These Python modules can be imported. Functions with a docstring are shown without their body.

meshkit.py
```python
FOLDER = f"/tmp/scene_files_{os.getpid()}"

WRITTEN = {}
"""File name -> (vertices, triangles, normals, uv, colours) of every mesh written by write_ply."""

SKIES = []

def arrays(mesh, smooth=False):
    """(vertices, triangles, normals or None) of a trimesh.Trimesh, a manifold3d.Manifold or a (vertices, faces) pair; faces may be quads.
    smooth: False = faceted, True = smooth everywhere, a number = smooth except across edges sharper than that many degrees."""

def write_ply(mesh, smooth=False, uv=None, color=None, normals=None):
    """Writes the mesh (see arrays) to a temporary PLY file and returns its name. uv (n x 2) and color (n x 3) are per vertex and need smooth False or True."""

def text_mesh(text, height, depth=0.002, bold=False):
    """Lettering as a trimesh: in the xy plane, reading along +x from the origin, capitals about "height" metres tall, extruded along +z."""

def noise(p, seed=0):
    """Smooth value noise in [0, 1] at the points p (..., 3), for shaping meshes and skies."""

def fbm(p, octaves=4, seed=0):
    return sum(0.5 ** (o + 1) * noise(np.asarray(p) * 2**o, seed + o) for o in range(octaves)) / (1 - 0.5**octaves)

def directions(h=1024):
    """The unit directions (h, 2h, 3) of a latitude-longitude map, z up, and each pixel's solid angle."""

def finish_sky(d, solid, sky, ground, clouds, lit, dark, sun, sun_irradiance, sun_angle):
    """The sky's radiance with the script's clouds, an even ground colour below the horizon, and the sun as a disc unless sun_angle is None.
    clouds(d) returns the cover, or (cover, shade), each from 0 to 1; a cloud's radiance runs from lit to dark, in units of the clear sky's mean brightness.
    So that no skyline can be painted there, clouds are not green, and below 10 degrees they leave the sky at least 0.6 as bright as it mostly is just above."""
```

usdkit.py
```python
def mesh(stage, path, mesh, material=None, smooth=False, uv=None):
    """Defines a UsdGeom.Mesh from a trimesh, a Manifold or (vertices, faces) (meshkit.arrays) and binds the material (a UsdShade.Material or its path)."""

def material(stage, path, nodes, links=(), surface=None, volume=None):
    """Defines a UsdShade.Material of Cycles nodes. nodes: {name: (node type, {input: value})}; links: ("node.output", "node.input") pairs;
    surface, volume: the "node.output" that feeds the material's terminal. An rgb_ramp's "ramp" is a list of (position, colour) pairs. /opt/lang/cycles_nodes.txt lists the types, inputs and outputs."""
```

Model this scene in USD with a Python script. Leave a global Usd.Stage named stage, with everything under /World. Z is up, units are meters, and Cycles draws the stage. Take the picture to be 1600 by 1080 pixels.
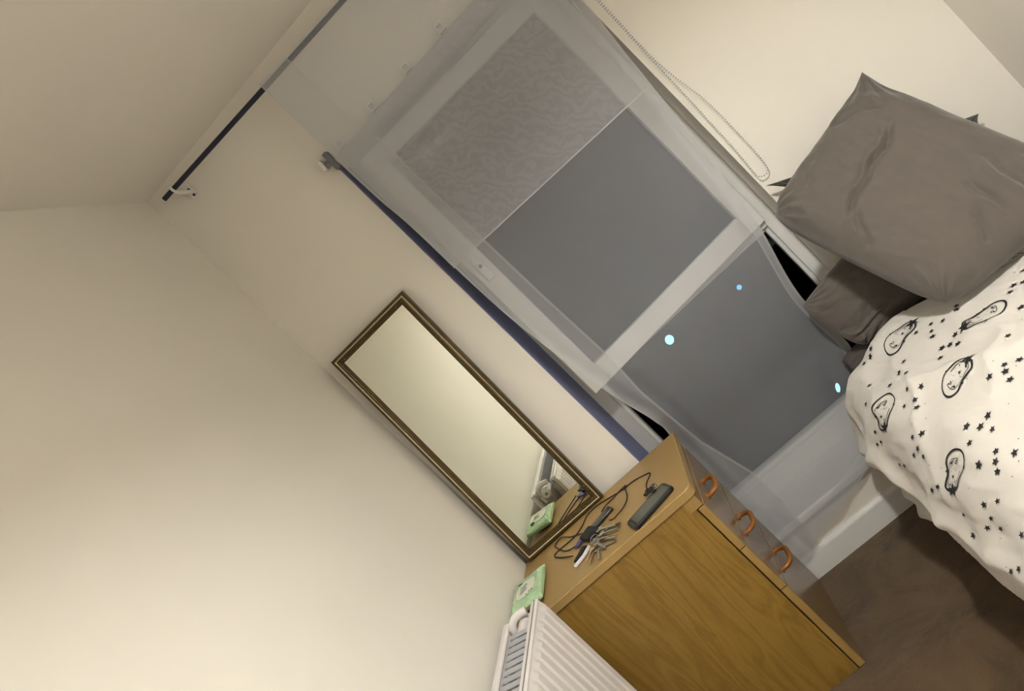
import math, random
import numpy as np, trimesh, manifold3d as m3, usdkit, meshkit
from scipy.interpolate import PchipInterpolator, CubicSpline
from shapely.geometry import Polygon, LineString
from pxr import Usd, UsdGeom, UsdLux, UsdShade, Gf, Sdf

stage = Usd.Stage.CreateInMemory()
UsdGeom.SetStageUpAxis(stage, UsdGeom.Tokens.z)
UsdGeom.SetStageMetersPerUnit(stage, 1.0)
UsdGeom.Xform.Define(stage, '/World')
rng = np.random.default_rng(7)

# ------------------------------------------------------------------ camera, sky, lights, exposure
CAM = np.array([1.04725, -2.41319, 1.45104])
CR = np.array([[0.69365545, 0.09760205, -0.71366376], [-0.68564896, -0.21416261, -0.69571537], [-0.22074334, 0.97190957, -0.08163432]])
cam = UsdGeom.Camera.Define(stage, '/World/Camera')
m = Gf.Matrix4d(1)
m.SetRow(0, Gf.Vec4d(*CR[0], 0)); m.SetRow(1, Gf.Vec4d(*(-CR[1]), 0)); m.SetRow(2, Gf.Vec4d(*(-CR[2]), 0)); m.SetRow(3, Gf.Vec4d(*CAM, 1))
cam.AddTransformOp().Set(m)
cam.CreateHorizontalApertureAttr(36.0); cam.CreateVerticalApertureAttr(24.3)
cam.CreateFocalLengthAttr(1215.0 / 1600 * 36.0)
cam.CreateClippingRangeAttr(Gf.Vec2f(0.02, 200))
EXPOSURE = 0.0
cam.CreateExposureAttr(EXPOSURE)

night = UsdLux.DomeLight.Define(stage, '/World/night_sky')
night.CreateColorAttr(Gf.Vec3f(0.25, 0.4, 1.0)); night.CreateIntensityAttr(0.000002)

LAMP_AT = (1.44, -1.70, 2.255)
LAMP_POWER = 1285.0
LAMP_COLOR = (1.0, 1.0, 0.97)

# ------------------------------------------------------------------ helpers
_used = {}
def path_for(name, parent):
    base = (parent.GetPath().pathString if parent is not None else '/World') + '/' + name
    n = _used.get(base, 0); _used[base] = n + 1
    return base if n == 0 else '%s_%03d' % (base, n)

def _prim(p):
    return p if p is None or isinstance(p, Usd.Prim) else p.GetPrim()

def obj(name, mesh, mat, parent=None, smooth=30, label=None):
    parent = _prim(parent)
    p = usdkit.mesh(stage, path_for(name, parent), mesh, M[mat], smooth=smooth).GetPrim()
    if label: p.SetCustomDataByKey('label', label)
    return p

def tag(p, label, cat, group=None, kind=None):
    p = _prim(p)
    p.SetCustomDataByKey('label', label); p.SetCustomDataByKey('category', cat)
    if group: p.SetCustomDataByKey('group', group)
    if kind: p.SetCustomDataByKey('kind', kind)
    return p

def thing(name, label, cat, loc=(0, 0, 0), group=None, kind=None):
    x = UsdGeom.Xform.Define(stage, path_for(name, None))
    if any(loc): x.AddTranslateOp().Set(Gf.Vec3d(*loc))
    return tag(x.GetPrim(), label, cat, group, kind)

def struct(name, mesh, mat, smooth=30, label=None):
    p = obj(name, mesh, mat, None, smooth)
    p.SetCustomDataByKey('kind', 'structure')
    p.SetCustomDataByKey('category', name.split('_')[0]); p.SetCustomDataByKey('label', label or name)
    return p

def cat_(*ms):
    out = []
    for a in ms:
        out += a if isinstance(a, list) else [a]
    return trimesh.util.concatenate(out)

def box(x0, x1, y0, y1, z0, z1):
    return trimesh.creation.box(bounds=[[x0, y0, z0], [x1, y1, z1]])

def cbox(x0, x1, y0, y1, z0, z1, c=0.002):
    c = min(c, .45 * min(x1 - x0, y1 - y0, z1 - z0))
    pts = []
    for a in ((c, 0, 0), (0, c, 0), (0, 0, c)):
        for x in (x0 + a[0] * 0 + (0 if a[0] else c), x1 - (0 if a[0] else c)):
            for y in (y0 + (0 if a[1] else c), y1 - (0 if a[1] else c)):
                for z in (z0 + (0 if a[2] else c), z1 - (0 if a[2] else c)):
                    pts.append((x, y, z))
    return trimesh.Trimesh(*hull_arrays(pts), process=False)

def hull_arrays(pts):
    h = trimesh.convex.convex_hull(np.array(pts, float))
    return np.array(h.vertices), np.array(h.faces)

def rbox(x0, x1, y0, y1, z0, z1, r, seg=3):
    """box with rounded edges"""
    s = trimesh.creation.icosphere(subdivisions=seg - 1, radius=r).vertices
    pts = [s + np.array((x, y, z)) for x in (x0 + r, x1 - r) for y in (y0 + r, y1 - r) for z in (z0 + r, z1 - r)]
    return trimesh.convex.convex_hull(np.vstack(pts))

def cyl(a, b, r, n=24, r2=None):
    a, b = np.array(a, float), np.array(b, float)
    return tube([a, b], [r, r if r2 is None else r2], n)

def tube(path, r, n=10, closed=False):
    P = np.array(path, float); k = len(P)
    r = np.full(k, r, float) if np.ndim(r) == 0 else np.array(r, float)
    T = np.gradient(P, axis=0) if not closed else np.roll(P, -1, 0) - np.roll(P, 1, 0)
    T /= np.maximum(np.linalg.norm(T, axis=1, keepdims=True), 1e-12)
    N = np.zeros_like(P); up = np.array((0, 0, 1.0)) if abs(T[0][2]) < .9 else np.array((1.0, 0, 0))
    N[0] = np.cross(T[0], up); N[0] /= np.linalg.norm(N[0])
    for i in range(1, k):
        v = N[i - 1] - T[i] * (N[i - 1] @ T[i]); N[i] = v / max(np.linalg.norm(v), 1e-12)
    B = np.cross(T, N); a = np.linspace(0, 2 * np.pi, n, endpoint=False)
    V = (P[:, None] + r[:, None, None] * (np.cos(a)[None, :, None] * N[:, None] + np.sin(a)[None, :, None] * B[:, None])).reshape(-1, 3)
    F = []
    for i in range(k if closed else k - 1):
        j = (i + 1) % k
        for q in range(n):
            w = (q + 1) % n
            F += [(i * n + q, i * n + w, j * n + w), (i * n + q, j * n + w, j * n + q)]
    if not closed:
        V = np.vstack([V, P[0], P[-1]])
        for q in range(n):
            w = (q + 1) % n
            F += [(k * n, w, q), (k * n + 1, (k - 1) * n + q, (k - 1) * n + w)]
    t = trimesh.Trimesh(V, np.array(F), process=False); 
    return t

def grid(P, flip=False):
    P = np.asarray(P, float); a, b = P.shape[:2]
    i = np.arange(a * b).reshape(a, b)
    q = np.stack([i[:-1, :-1], i[:-1, 1:], i[1:, 1:], i[1:, :-1]], -1).reshape(-1, 4)
    if flip: q = q[:, ::-1]
    return trimesh.Trimesh(P.reshape(-1, 3), np.vstack([q[:, [0, 1, 2]], q[:, [0, 2, 3]]]), process=False)

def extrude_z(poly, z0, z1):
    t = trimesh.creation.extrude_polygon(poly, z1 - z0, engine='earcut'); t.apply_translation((0, 0, z0)); return t

def place(t, M4):
    t = t.copy(); t.apply_transform(M4); return t

def frame_to(o, x, y):
    x = np.array(x, float); x /= np.linalg.norm(x); y = np.array(y, float); y -= x * (x @ y); y /= np.linalg.norm(y)
    T = np.eye(4); T[:3, 0], T[:3, 1], T[:3, 2], T[:3, 3] = x, y, np.cross(x, y), o
    return T

def rotz(deg, o=(0, 0, 0)):
    a = math.radians(deg); T = np.eye(4); T[:2, :2] = [[math.cos(a), -math.sin(a)], [math.sin(a), math.cos(a)]]; T[:3, 3] = o; return T

def spline(pts, n=80, closed=False):
    p = np.array(pts, float)
    if closed: p = np.vstack([p, p[:1]])
    d = np.r_[0, np.cumsum(np.linalg.norm(np.diff(p, axis=0), axis=1))]
    c = CubicSpline(d, p, bc_type='periodic' if closed else 'natural')
    return c(np.linspace(0, d[-1], n, endpoint=not closed))

def poly_curve(pts, par=None):
    """monotone interpolation of a polyline by its length, 0..1"""
    p = np.array(pts, float)
    d = np.r_[0, np.cumsum(np.linalg.norm(np.diff(p, axis=0), axis=1))]; d /= d[-1]
    f = PchipInterpolator(d, p)
    return f

# ------------------------------------------------------------------ materials
M = {}
def mat(name, color, rough=0.6, bump=None, vary=None, spec=0.5, metal=0.0, coat=0.0, sheen=0.0, coat_rough=0.05):
    """plain painted/plastic/cloth. vary = (second colour, noise scale); bump = (scale, strength, distance)"""
    n = {'p': ('principled_bsdf', dict(base_color=color, roughness=rough, specular_ior_level=spec, metallic=metal, coat_weight=coat, coat_roughness=coat_rough, sheen_weight=sheen))}
    l = []
    if vary or bump: n['tc'] = ('texture_coordinate', {})
    if vary:
        n['nz'] = ('noise_texture', dict(scale=vary[1], detail=4.0, roughness=0.6)); l.append(('tc.object', 'nz.vector'))
        n['rp'] = ('rgb_ramp', {'ramp': [(0.3, color), (0.7, vary[0])]}); l += [('nz.fac', 'rp.fac'), ('rp.color', 'p.base_color')]
    if bump:
        n['bz'] = ('noise_texture', dict(scale=bump[0], detail=5.0)); l.append(('tc.object', 'bz.vector'))
        n['b'] = ('bump', dict(strength=bump[1], distance=bump[2])); l += [('bz.fac', 'b.height'), ('b.normal', 'p.normal')]
    M[name] = usdkit.material(stage, '/World/Looks/' + name, n, l, surface='p.BSDF')
UsdGeom.Scope.Define(stage, '/World/Looks')

mat('wall_paint', (0.86, 0.815, 0.735), 0.65, bump=(180, .06, .002), vary=((0.845, 0.80, 0.715), 3))
mat('ceiling_paint', (0.87, 0.82, 0.74), 0.8, bump=(140, .08, .002))
mat('gloss_white', (0.78, 0.765, 0.74), 0.28)
mat('pvc_white', (0.80, 0.79, 0.76), 0.3)
mat('reveal_shade_blue', (0.20, 0.215, 0.37), 0.6)  # dim bluish shade of the left reveal, put into the colour
mat('radiator_white', (0.80, 0.755, 0.73), 0.35)
mat('radiator_dark', (0.20, 0.205, 0.22), 0.5)
mat('grille_grey', (0.45, 0.46, 0.49), 0.45)
mat('white_plastic', (0.80, 0.78, 0.73), 0.35)
mat('clip_white', (0.93, 0.93, 0.92), 0.3)
mat('screw_dark', (0.06, 0.055, 0.05), 0.5, metal=.6)
mat('steel', (0.42, 0.40, 0.39), 0.3, metal=1)
mat('brass', (0.55, 0.42, 0.24), 0.35, metal=1)
mat('rod_navy', (0.012, 0.015, 0.035), 0.45)
mat('frame_brown', (0.070, 0.044, 0.015), 0.36, vary=((0.10, 0.064, 0.023), 150), metal=.4)
mat('frame_gold', (0.80, 0.69, 0.45), 0.3, metal=.45)
mat('mirror_silver', (0.86, 0.88, 0.79), 0.015, metal=1)
mat('black_plastic', (0.008, 0.008, 0.009), 0.3)
mat('black_matt', (0.006, 0.006, 0.007), 0.7)
mat('screen_grey', (0.055, 0.065, 0.05), 0.25)
mat('blue_plastic', (0.02, 0.02, 0.16), 0.35)
mat('red_plastic', (0.25, 0.04, 0.03), 0.4)
mat('pen_white', (0.75, 0.73, 0.76), 0.3)
mat('cord_dark', (0.022, 0.006, 0.008), 0.6)
mat('handle_orange', (0.22, 0.075, 0.012), 0.22, vary=((0.30, 0.11, 0.02), 30), coat=.4)
mat('pillow_grey', (0.083, 0.0695, 0.0585), 0.85, sheen=.25, bump=(900, .12, .0006))
mat('pillow_grey_cool', (0.074, 0.066, 0.058), 0.85, sheen=.25, bump=(900, .12, .0006))
mat('pillow_dark', (0.068, 0.055, 0.050), 0.9, bump=(900, .12, .0006))
mat('sheet_charcoal', (0.055, 0.047, 0.045), 0.9)
mat('bed_black', (0.01, 0.01, 0.012), 0.6)
mat('duvet_white', (0.755, 0.71, 0.65), 0.75, sheen=.15, bump=(30, .22, .008))
mat('print_black', (0.012, 0.012, 0.014), 0.7)
mat('wipes_green', (0.42, 0.62, 0.36), 0.25, vary=((0.50, 0.68, 0.43), 25), bump=(40, .5, .004))
mat('wipes_label', (0.78, 0.80, 0.66), 0.3)
mat('wipes_dark', (0.03, 0.05, 0.03), 0.4)
mat('wipes_grey', (0.35, 0.37, 0.37), 0.4)
mat('asphalt', (0.001, 0.001, 0.001), 0.9, spec=0.0)
mat('lamp_post', (0.001, 0.001, 0.001), 0.9, spec=0.0)
mat('shade_cloth', (0.7, 0.67, 0.6), 0.8)
mat('door_paint', (0.5, 0.47, 0.42), 0.5)

def carpet():
    n = {'tc': ('texture_coordinate', {}), 'a': ('noise_texture', dict(scale=5, detail=6, roughness=.7, distortion=.8)), 'f': ('noise_texture', dict(scale=420, detail=3)),
         'r': ('rgb_ramp', {'ramp': [(0.36, (0.054, 0.030, 0.0105)), (0.5, (0.088, 0.051, 0.0205)), (0.66, (0.112, 0.067, 0.029))]}),
         'mx': ('mix_color', dict(blend_type='multiply', fac=.6)), 'r2': ('rgb_ramp', {'ramp': [(0.3, (.55, .55, .55)), (0.7, (1.25, 1.25, 1.25))]}),
         'ad': ('math', dict(math_type='multiply_add', value2=0.35)),
         'b': ('bump', dict(strength=.8, distance=.006)), 'p': ('principled_bsdf', dict(roughness=.95, sheen_weight=.3, specular_ior_level=.1))}
    l = [('tc.object', 'a.vector'), ('tc.object', 'f.vector'), ('a.fac', 'r.fac'), ('f.fac', 'r2.fac'), ('r.color', 'mx.a'), ('r2.color', 'mx.b'), ('mx.result', 'p.base_color'),
         ('f.fac', 'ad.value1'), ('a.fac', 'ad.value3'), ('ad.value', 'b.height'), ('b.normal', 'p.normal')]
    M['carpet_brown'] = usdkit.material(stage, '/World/Looks/carpet_brown', n, l, surface='p.BSDF')
carpet()

def wood(name, c0, c1, c2, axis, rough, spec=.5, freq=9):
    """oak veneer: streaks stretched along an axis, with flame-like figure"""
    sc = {'x': (1.2, 9, 9), 'z': (8, 8, 1.1)}[axis]
    n = {'tc': ('texture_coordinate', {}), 'mp': ('mapping', dict(scale=sc)), 'w': ('noise_texture', dict(scale=1.6, detail=3, roughness=.5, distortion=.6)),
         'mp2': ('mapping', dict(scale=tuple(5.0 * s for s in sc))), 'g': ('noise_texture', dict(scale=9, detail=6, roughness=.75)),
         'wv': ('math', dict(math_type='multiply', value2=freq)), 'fr': ('math', dict(math_type='pingpong', value2=1.0)),
         'mx': ('mix_float', dict(fac=.68)), 'r': ('rgb_ramp', {'ramp': [(0.2, c0), (0.5, c1), (0.85, c2)]}),
         'b': ('bump', dict(strength=.12, distance=.001)), 'p': ('principled_bsdf', dict(roughness=rough, specular_ior_level=spec))}
    l = [('tc.object', 'mp.vector'), ('mp.vector', 'w.vector'), ('tc.object', 'mp2.vector'), ('mp2.vector', 'g.vector'), ('w.fac', 'wv.value1'), ('wv.value', 'fr.value1'),
         ('fr.value', 'mx.a'), ('g.fac', 'mx.b'), ('mx.result', 'r.fac'), ('r.color', 'p.base_color'), ('g.fac', 'b.height'), ('b.normal', 'p.normal')]
    M[name] = usdkit.material(stage, '/World/Looks/' + name, n, l, surface='p.BSDF')
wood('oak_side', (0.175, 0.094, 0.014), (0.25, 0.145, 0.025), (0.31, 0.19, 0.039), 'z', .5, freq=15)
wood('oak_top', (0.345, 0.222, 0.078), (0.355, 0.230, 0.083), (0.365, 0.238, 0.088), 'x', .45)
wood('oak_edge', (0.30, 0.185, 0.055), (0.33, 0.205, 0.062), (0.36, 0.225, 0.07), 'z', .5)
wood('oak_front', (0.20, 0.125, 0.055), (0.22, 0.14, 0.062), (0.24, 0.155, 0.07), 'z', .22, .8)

def sheer(name, color, opacity, moire=0.0, glow=.45):
    n = {'t': ('transparent_bsdf', dict(color=(1, 1, 1))), 'd': ('diffuse_bsdf', dict(color=color)), 'tl': ('translucent_bsdf', dict(color=color)),
         'dt': ('mix_closure', dict(fac=glow)), 'm': ('mix_closure', dict(fac=opacity))}
    l = [('d.BSDF', 'dt.closure1'), ('tl.BSDF', 'dt.closure2'), ('t.BSDF', 'm.closure1'), ('dt.closure', 'm.closure2')]
    if moire:
        n['tc'] = ('texture_coordinate', {})
        n['w'] = ('wave_texture', dict(scale=14, distortion=18, detail=3, detail_scale=.9, detail_roughness=.6, bands_direction='diagonal'))
        n['mr'] = ('map_range', dict(from_min=0, from_max=1, to_min=opacity - moire, to_max=opacity + moire))
        l += [('tc.object', 'w.vector'), ('w.fac', 'mr.value'), ('mr.result', 'm.fac')]
    M[name] = usdkit.material(stage, '/World/Looks/' + name, n, l, surface='m.closure')
sheer('sheer_voile', (0.78, 0.81, 0.875), 0.36)
sheer('sheer_seam', (0.78, 0.77, 0.76), 0.45)
sheer('sheer_hem', (0.75, 0.755, 0.77), 0.33)
sheer('blind_voile', (0.78, 0.755, 0.77), 0.52, moire=.10)  # moire ripple of the two overlapping sheers is painted into the opacity

def glass():
    n = {'t': ('transparent_bsdf', dict(color=(.9, .92, .93))), 'g': ('glossy_bsdf', dict(color=(1, 1, 1), roughness=.02)), 'm': ('mix_closure', dict(fac=.012))}
    M['pane_glass'] = usdkit.material(stage, '/World/Looks/pane_glass', n, [('t.BSDF', 'm.closure1'), ('g.BSDF', 'm.closure2')], surface='m.closure')
glass()
def emit(name, color, strength):
    M[name] = usdkit.material(stage, '/World/Looks/' + name, {'e': ('emission', dict(color=color, strength=strength))}, [], surface='e.emission')
emit('lens_cyan', (0.30, 0.95, 1.0), 3.2)
emit('lens_blue', (0.08, 0.38, 1.0), 2.6)
emit('lamp_diffuser', LAMP_COLOR, 4.0)

# ------------------------------------------------------------------ room
X1, YN, H = 2.055, -2.95, 2.403
WL, WR, WB, WT = 0.517, 1.375, 0.205, 2.024       # window opening
struct('floor', box(-.2, X1 + .2, YN - .2, .3, -.06, 0), 'carpet_brown', label='worn brown carpet floor')
struct('ceiling', box(-.2, X1 + .2, YN - .2, .3, H, H + .1), 'ceiling_paint', label='plain off-white painted ceiling')
struct('wall_left', box(-.2, 0, YN, 0, 0, H), 'wall_paint', label='plain cream wall with the radiator')
struct('wall_right', box(X1, X1 + .2, YN, 0, 0, H), 'wall_paint', label='plain cream wall on the bed side')
struct('wall_near', box(-.2, X1 + .2, YN - .2, YN, 0, H), 'wall_paint', label='cream wall opposite the window')
struct('wall_far', cat_(box(-.2, WL, 0, .3, 0, H), box(WR, X1 + .2, 0, .3, 0, H), box(WL, WR, 0, .3, 0, WB), box(WL, WR, 0, .3, WT, H)), 'wall_paint', label='cream wall around the tall window')

def baseboard(p0, p1, nrm):
    prof = [(0, 0), (.015, 0), (.015, .072), (.011, .080), (.006, .086), (0, .086)]
    p0, p1, nrm = np.array(p0, float), np.array(p1, float), np.array(nrm, float)
    A = np.array([p0 + nrm * a + np.array((0, 0, b)) for a, b in prof]); Bq = A + (p1 - p0)
    k = len(prof); V = np.vstack([A, Bq]); F = []
    for i in range(k):
        j = (i + 1) % k; F += [(i, j, k + j), (i, k + j, k + i)]
    for i in range(1, k - 1): F += [(0, i + 1, i), (k, k + i, k + i + 1)]
    t = trimesh.Trimesh(V, np.array(F), process=False); t.fix_normals(); return t
struct('baseboard_far', baseboard((0, 0, 0), (X1, 0, 0), (0, -1, 0)), 'gloss_white', label='white gloss skirting board under the window')
struct('baseboard_left', baseboard((0, 0, 0), (0, YN, 0), (1, 0, 0)), 'gloss_white', label='white gloss skirting board along radiator wall')
struct('baseboard_right', baseboard((X1, 0, 0), (X1, YN, 0), (-1, 0, 0)), 'gloss_white', label='white gloss skirting board behind the bed')

# ---- window 1: fixed lower light, opening upper sash ajar into the room
win = thing('window_1', 'tall white window with upper sash ajar behind sheer curtain', 'window', kind='structure')
FY0, FY1 = .203, .262
obj('reveal_shade_layer', box(WL, WL + .003, .001, FY0, WB + .008, WT), 'reveal_shade_blue', win, label='thin layer on the left reveal with its dim blue shade painted in')  # added skin that carries the painted shade of this reveal
obj('jamb', cat_(cbox(WL, .566, FY0, FY1, WB, WT), cbox(.566, .580, FY0 + .016, FY1, WB, WT)), 'pvc_white', win)
obj('jamb', cat_(cbox(1.332, WR, FY0, FY1, WB, WT), cbox(1.318, 1.332, FY0 + .016, FY1, WB, WT)), 'pvc_white', win)
obj('head', cbox(.566, 1.332, FY0, FY1, 1.955, WT), 'pvc_white', win)
obj('transom', cat_(cbox(.566, 1.332, FY0 - .002, FY1, .925, .985), cbox(.58, 1.318, FY0 + .014, FY1, .912, .925)), 'pvc_white', win)
obj('bottom_rail', cat_(cbox(.566, 1.332, FY0, FY1, WB, .285), cbox(.58, 1.318, FY0 + .014, FY1, .285, .303)), 'pvc_white', win)
obj('pane', box(.578, 1.320, .235, .241, .30, .915), 'pane_glass', win)
obj('window_sill', rbox(WL + .001, WR - .001, -.022, FY0, WB - .022, WB + .007, .008), 'gloss_white', win)
# sash on its own plane: hinge at the right
K = .23
sx = np.array((1, K, 0)); sx /= np.linalg.norm(sx); sn = np.array((sx[1], -sx[0], 0))     # along the sash, and towards the room
SH = np.array((1.33, .183, 0.0))
def S3(x, z, out=0.0):
    d = (x - 1.33) / sx[0]
    return SH + sx * d + np.array((0, 0, z)) + sn * out
TS = np.eye(4); TS[:3, 0] = sx; TS[:3, 1] = -sn; TS[:3, 2] = (0, 0, 1); TS[:3, 3] = SH
def sbox(x0, x1, z0, z1, o0, o1, c=.003):
    f = lambda x: (x - 1.33) / sx[0]
    return place(cbox(f(x0), f(x1), -o1, -o0, z0, z1, c), TS)
sash = obj('sash', cat_(sbox(.576, .640, .945, 1.99, -.030, 0), sbox(1.277, 1.338, .945, 1.99, -.030, 0), sbox(.640, 1.277, .945, 1.018, -.030, 0), sbox(.640, 1.277, 1.928, 1.99, -.030, 0)), 'pvc_white', win, label='white upper sash tilted into the room')
obj('pane', sbox(.636, 1.281, 1.014, 1.932, -.020, -.015, .0005), 'pane_glass', sash)
hx, hz = .606, 1.495
hgp = place(rbox(-.0155, .0155, -.0005, .0075, -.0545, .0325, .003), TS @ frame_to(((hx - 1.33) / sx[0], -.0015, hz), (1, 0, 0), (0, 1, 0)))
obj('handle_edge_shade', hgp, 'grille_grey', sash, label='grey layer added under the handle plate as painted edge shade')  # grey rim added to stand in for gap shading around the handle
hd = [place(rbox(-.013, .013, -.004, .008, -.052, .030, .004), TS @ frame_to(((hx - 1.33) / sx[0], -.008, hz - .0), (1, 0, 0), (0, 1, 0))),
      cyl(S3(hx, hz, 0), S3(hx, hz, .032), .010), ]
lev = tube([S3(hx, hz, .030), S3(hx - .002, hz + .05, .033), S3(hx - .004, hz + .115, .030)], [.0085, .0085, .0065], 12)
obj('window_handle', cat_(hd + [lev]), 'clip_white', sash, label='white lever handle')
obj('handle_screw', cyl(S3(hx, hz, .032), S3(hx, hz, .042), .0062), 'screw_dark', sash)

# ---- right-hand door of the room behind the camera is not in the photograph: plain wall there

# ------------------------------------------------------------------ ceiling lamp (room's own lamp, above and behind the photographer)
lamp = thing('ceiling_lamp', 'ceiling lamp with round fabric shade lighting the room from above', 'lamp', LAMP_AT)
SHR, SHB, SHT = .175, -.091, .095
obj('ceiling_rose', cyl((0, 0, H - LAMP_AT[2] - .025), (0, 0, H - LAMP_AT[2]), .055, 32), 'white_plastic', lamp)
obj('lamp_stem', cyl((0, 0, .045), (0, 0, H - LAMP_AT[2] - .02), .012, 16), 'white_plastic', lamp)
ringp = lambda r, z: [(r * math.cos(q), r * math.sin(q), z) for q in np.linspace(0, 2 * np.pi, 65)]
obj('lamp_shade', cat_(grid(np.array([ringp(SHR, SHB), ringp(SHR, SHT)])), grid(np.array([ringp(SHR - .003, SHT), ringp(SHR - .003, SHB)])), grid(np.array([ringp(SHR - .003, SHB), ringp(SHR, SHB)])),
     grid(np.array([ringp(SHR, SHT), ringp(.013, SHT + .002)])), grid(np.array([ringp(.013, SHT - .001), ringp(SHR - .003, SHT - .003)]))), 'shade_cloth', lamp)
dl = UsdLux.SphereLight.Define(stage, lamp.GetPath().AppendChild('lamp_bulb'))
dl.CreateRadiusAttr(.042); dl.CreateIntensityAttr(LAMP_POWER); dl.CreateColorAttr(Gf.Vec3f(*LAMP_COLOR))

# ------------------------------------------------------------------ chest of drawers
HC = .697
chest = thing('chest_of_drawers', 'light oak chest of drawers standing in the corner by the window', 'chest of drawers')
def round_top():
    p = Polygon([(.004, -.030), (.668, -.030), (.668, -.470), (.004, -.470)])
    q = p.buffer(-.022).buffer(.022, quad_segs=8)
    full = Polygon([(.004, -.030), (.3, -.030), (.3, -.470), (.004, -.470)]).union(q).union(Polygon([(.3, -.03), (.668, -.03), (.668, -.2), (.3, -.2)]))
    lo, hi = HC - .028, HC
    a = full.buffer(-.0022)
    return cat_(extrude_z(full, lo + .002, hi - .0022), extrude_z(a, hi - .0022, hi), extrude_z(a, lo, lo + .002)), full
top_mesh, top_poly = round_top()
# one solid with a small bevel on its upper edge
def bevel_slab(poly, z0, z1, c):
    rings = []
    P0 = np.array(poly.exterior.coords)[:-1]
    n = len(P0)
    e = np.roll(P0, -1, 0) - P0; nn = np.stack([e[:, 1], -e[:, 0]], 1); nn /= np.maximum(np.linalg.norm(nn, axis=1, keepdims=True), 1e-9)
    if poly.exterior.is_ccw is False: nn = -nn
    vn = nn + np.roll(nn, 1, 0); vn /= np.maximum((vn * nn).sum(1, keepdims=True), .3)
    for z, s in ((z0, c), (z0 + c, 0), (z1 - c, 0), (z1, c)):
        rings.append(np.c_[P0 - vn * s, np.full(n, z)])
    V = np.vstack(rings); F = []
    for k in range(3):
        for i in range(n):
            j = (i + 1) % n; F += [(k * n + i, k * n + j, (k + 1) * n + j), (k * n + i, (k + 1) * n + j, (k + 1) * n + i)]
    cap = np.array([(0, i, i + 1) for i in range(1, n - 1)])     # the outline is convex
    F = np.array(F); F = np.vstack([F, cap[:, ::-1], cap + 3 * n])
    t = trimesh.Trimesh(V, F, process=False); t.fix_normals(); return t
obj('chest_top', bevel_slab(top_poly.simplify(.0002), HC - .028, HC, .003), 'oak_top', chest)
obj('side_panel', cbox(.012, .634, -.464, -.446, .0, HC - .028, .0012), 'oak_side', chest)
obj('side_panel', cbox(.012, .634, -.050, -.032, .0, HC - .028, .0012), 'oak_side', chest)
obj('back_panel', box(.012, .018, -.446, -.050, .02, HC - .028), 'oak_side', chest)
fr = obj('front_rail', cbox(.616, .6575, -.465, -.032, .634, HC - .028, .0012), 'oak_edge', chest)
obj('rail_face', cbox(.6572, .6592, -.4645, -.0325, .6345, HC - .0285, .0006), 'oak_front', fr)
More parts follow.
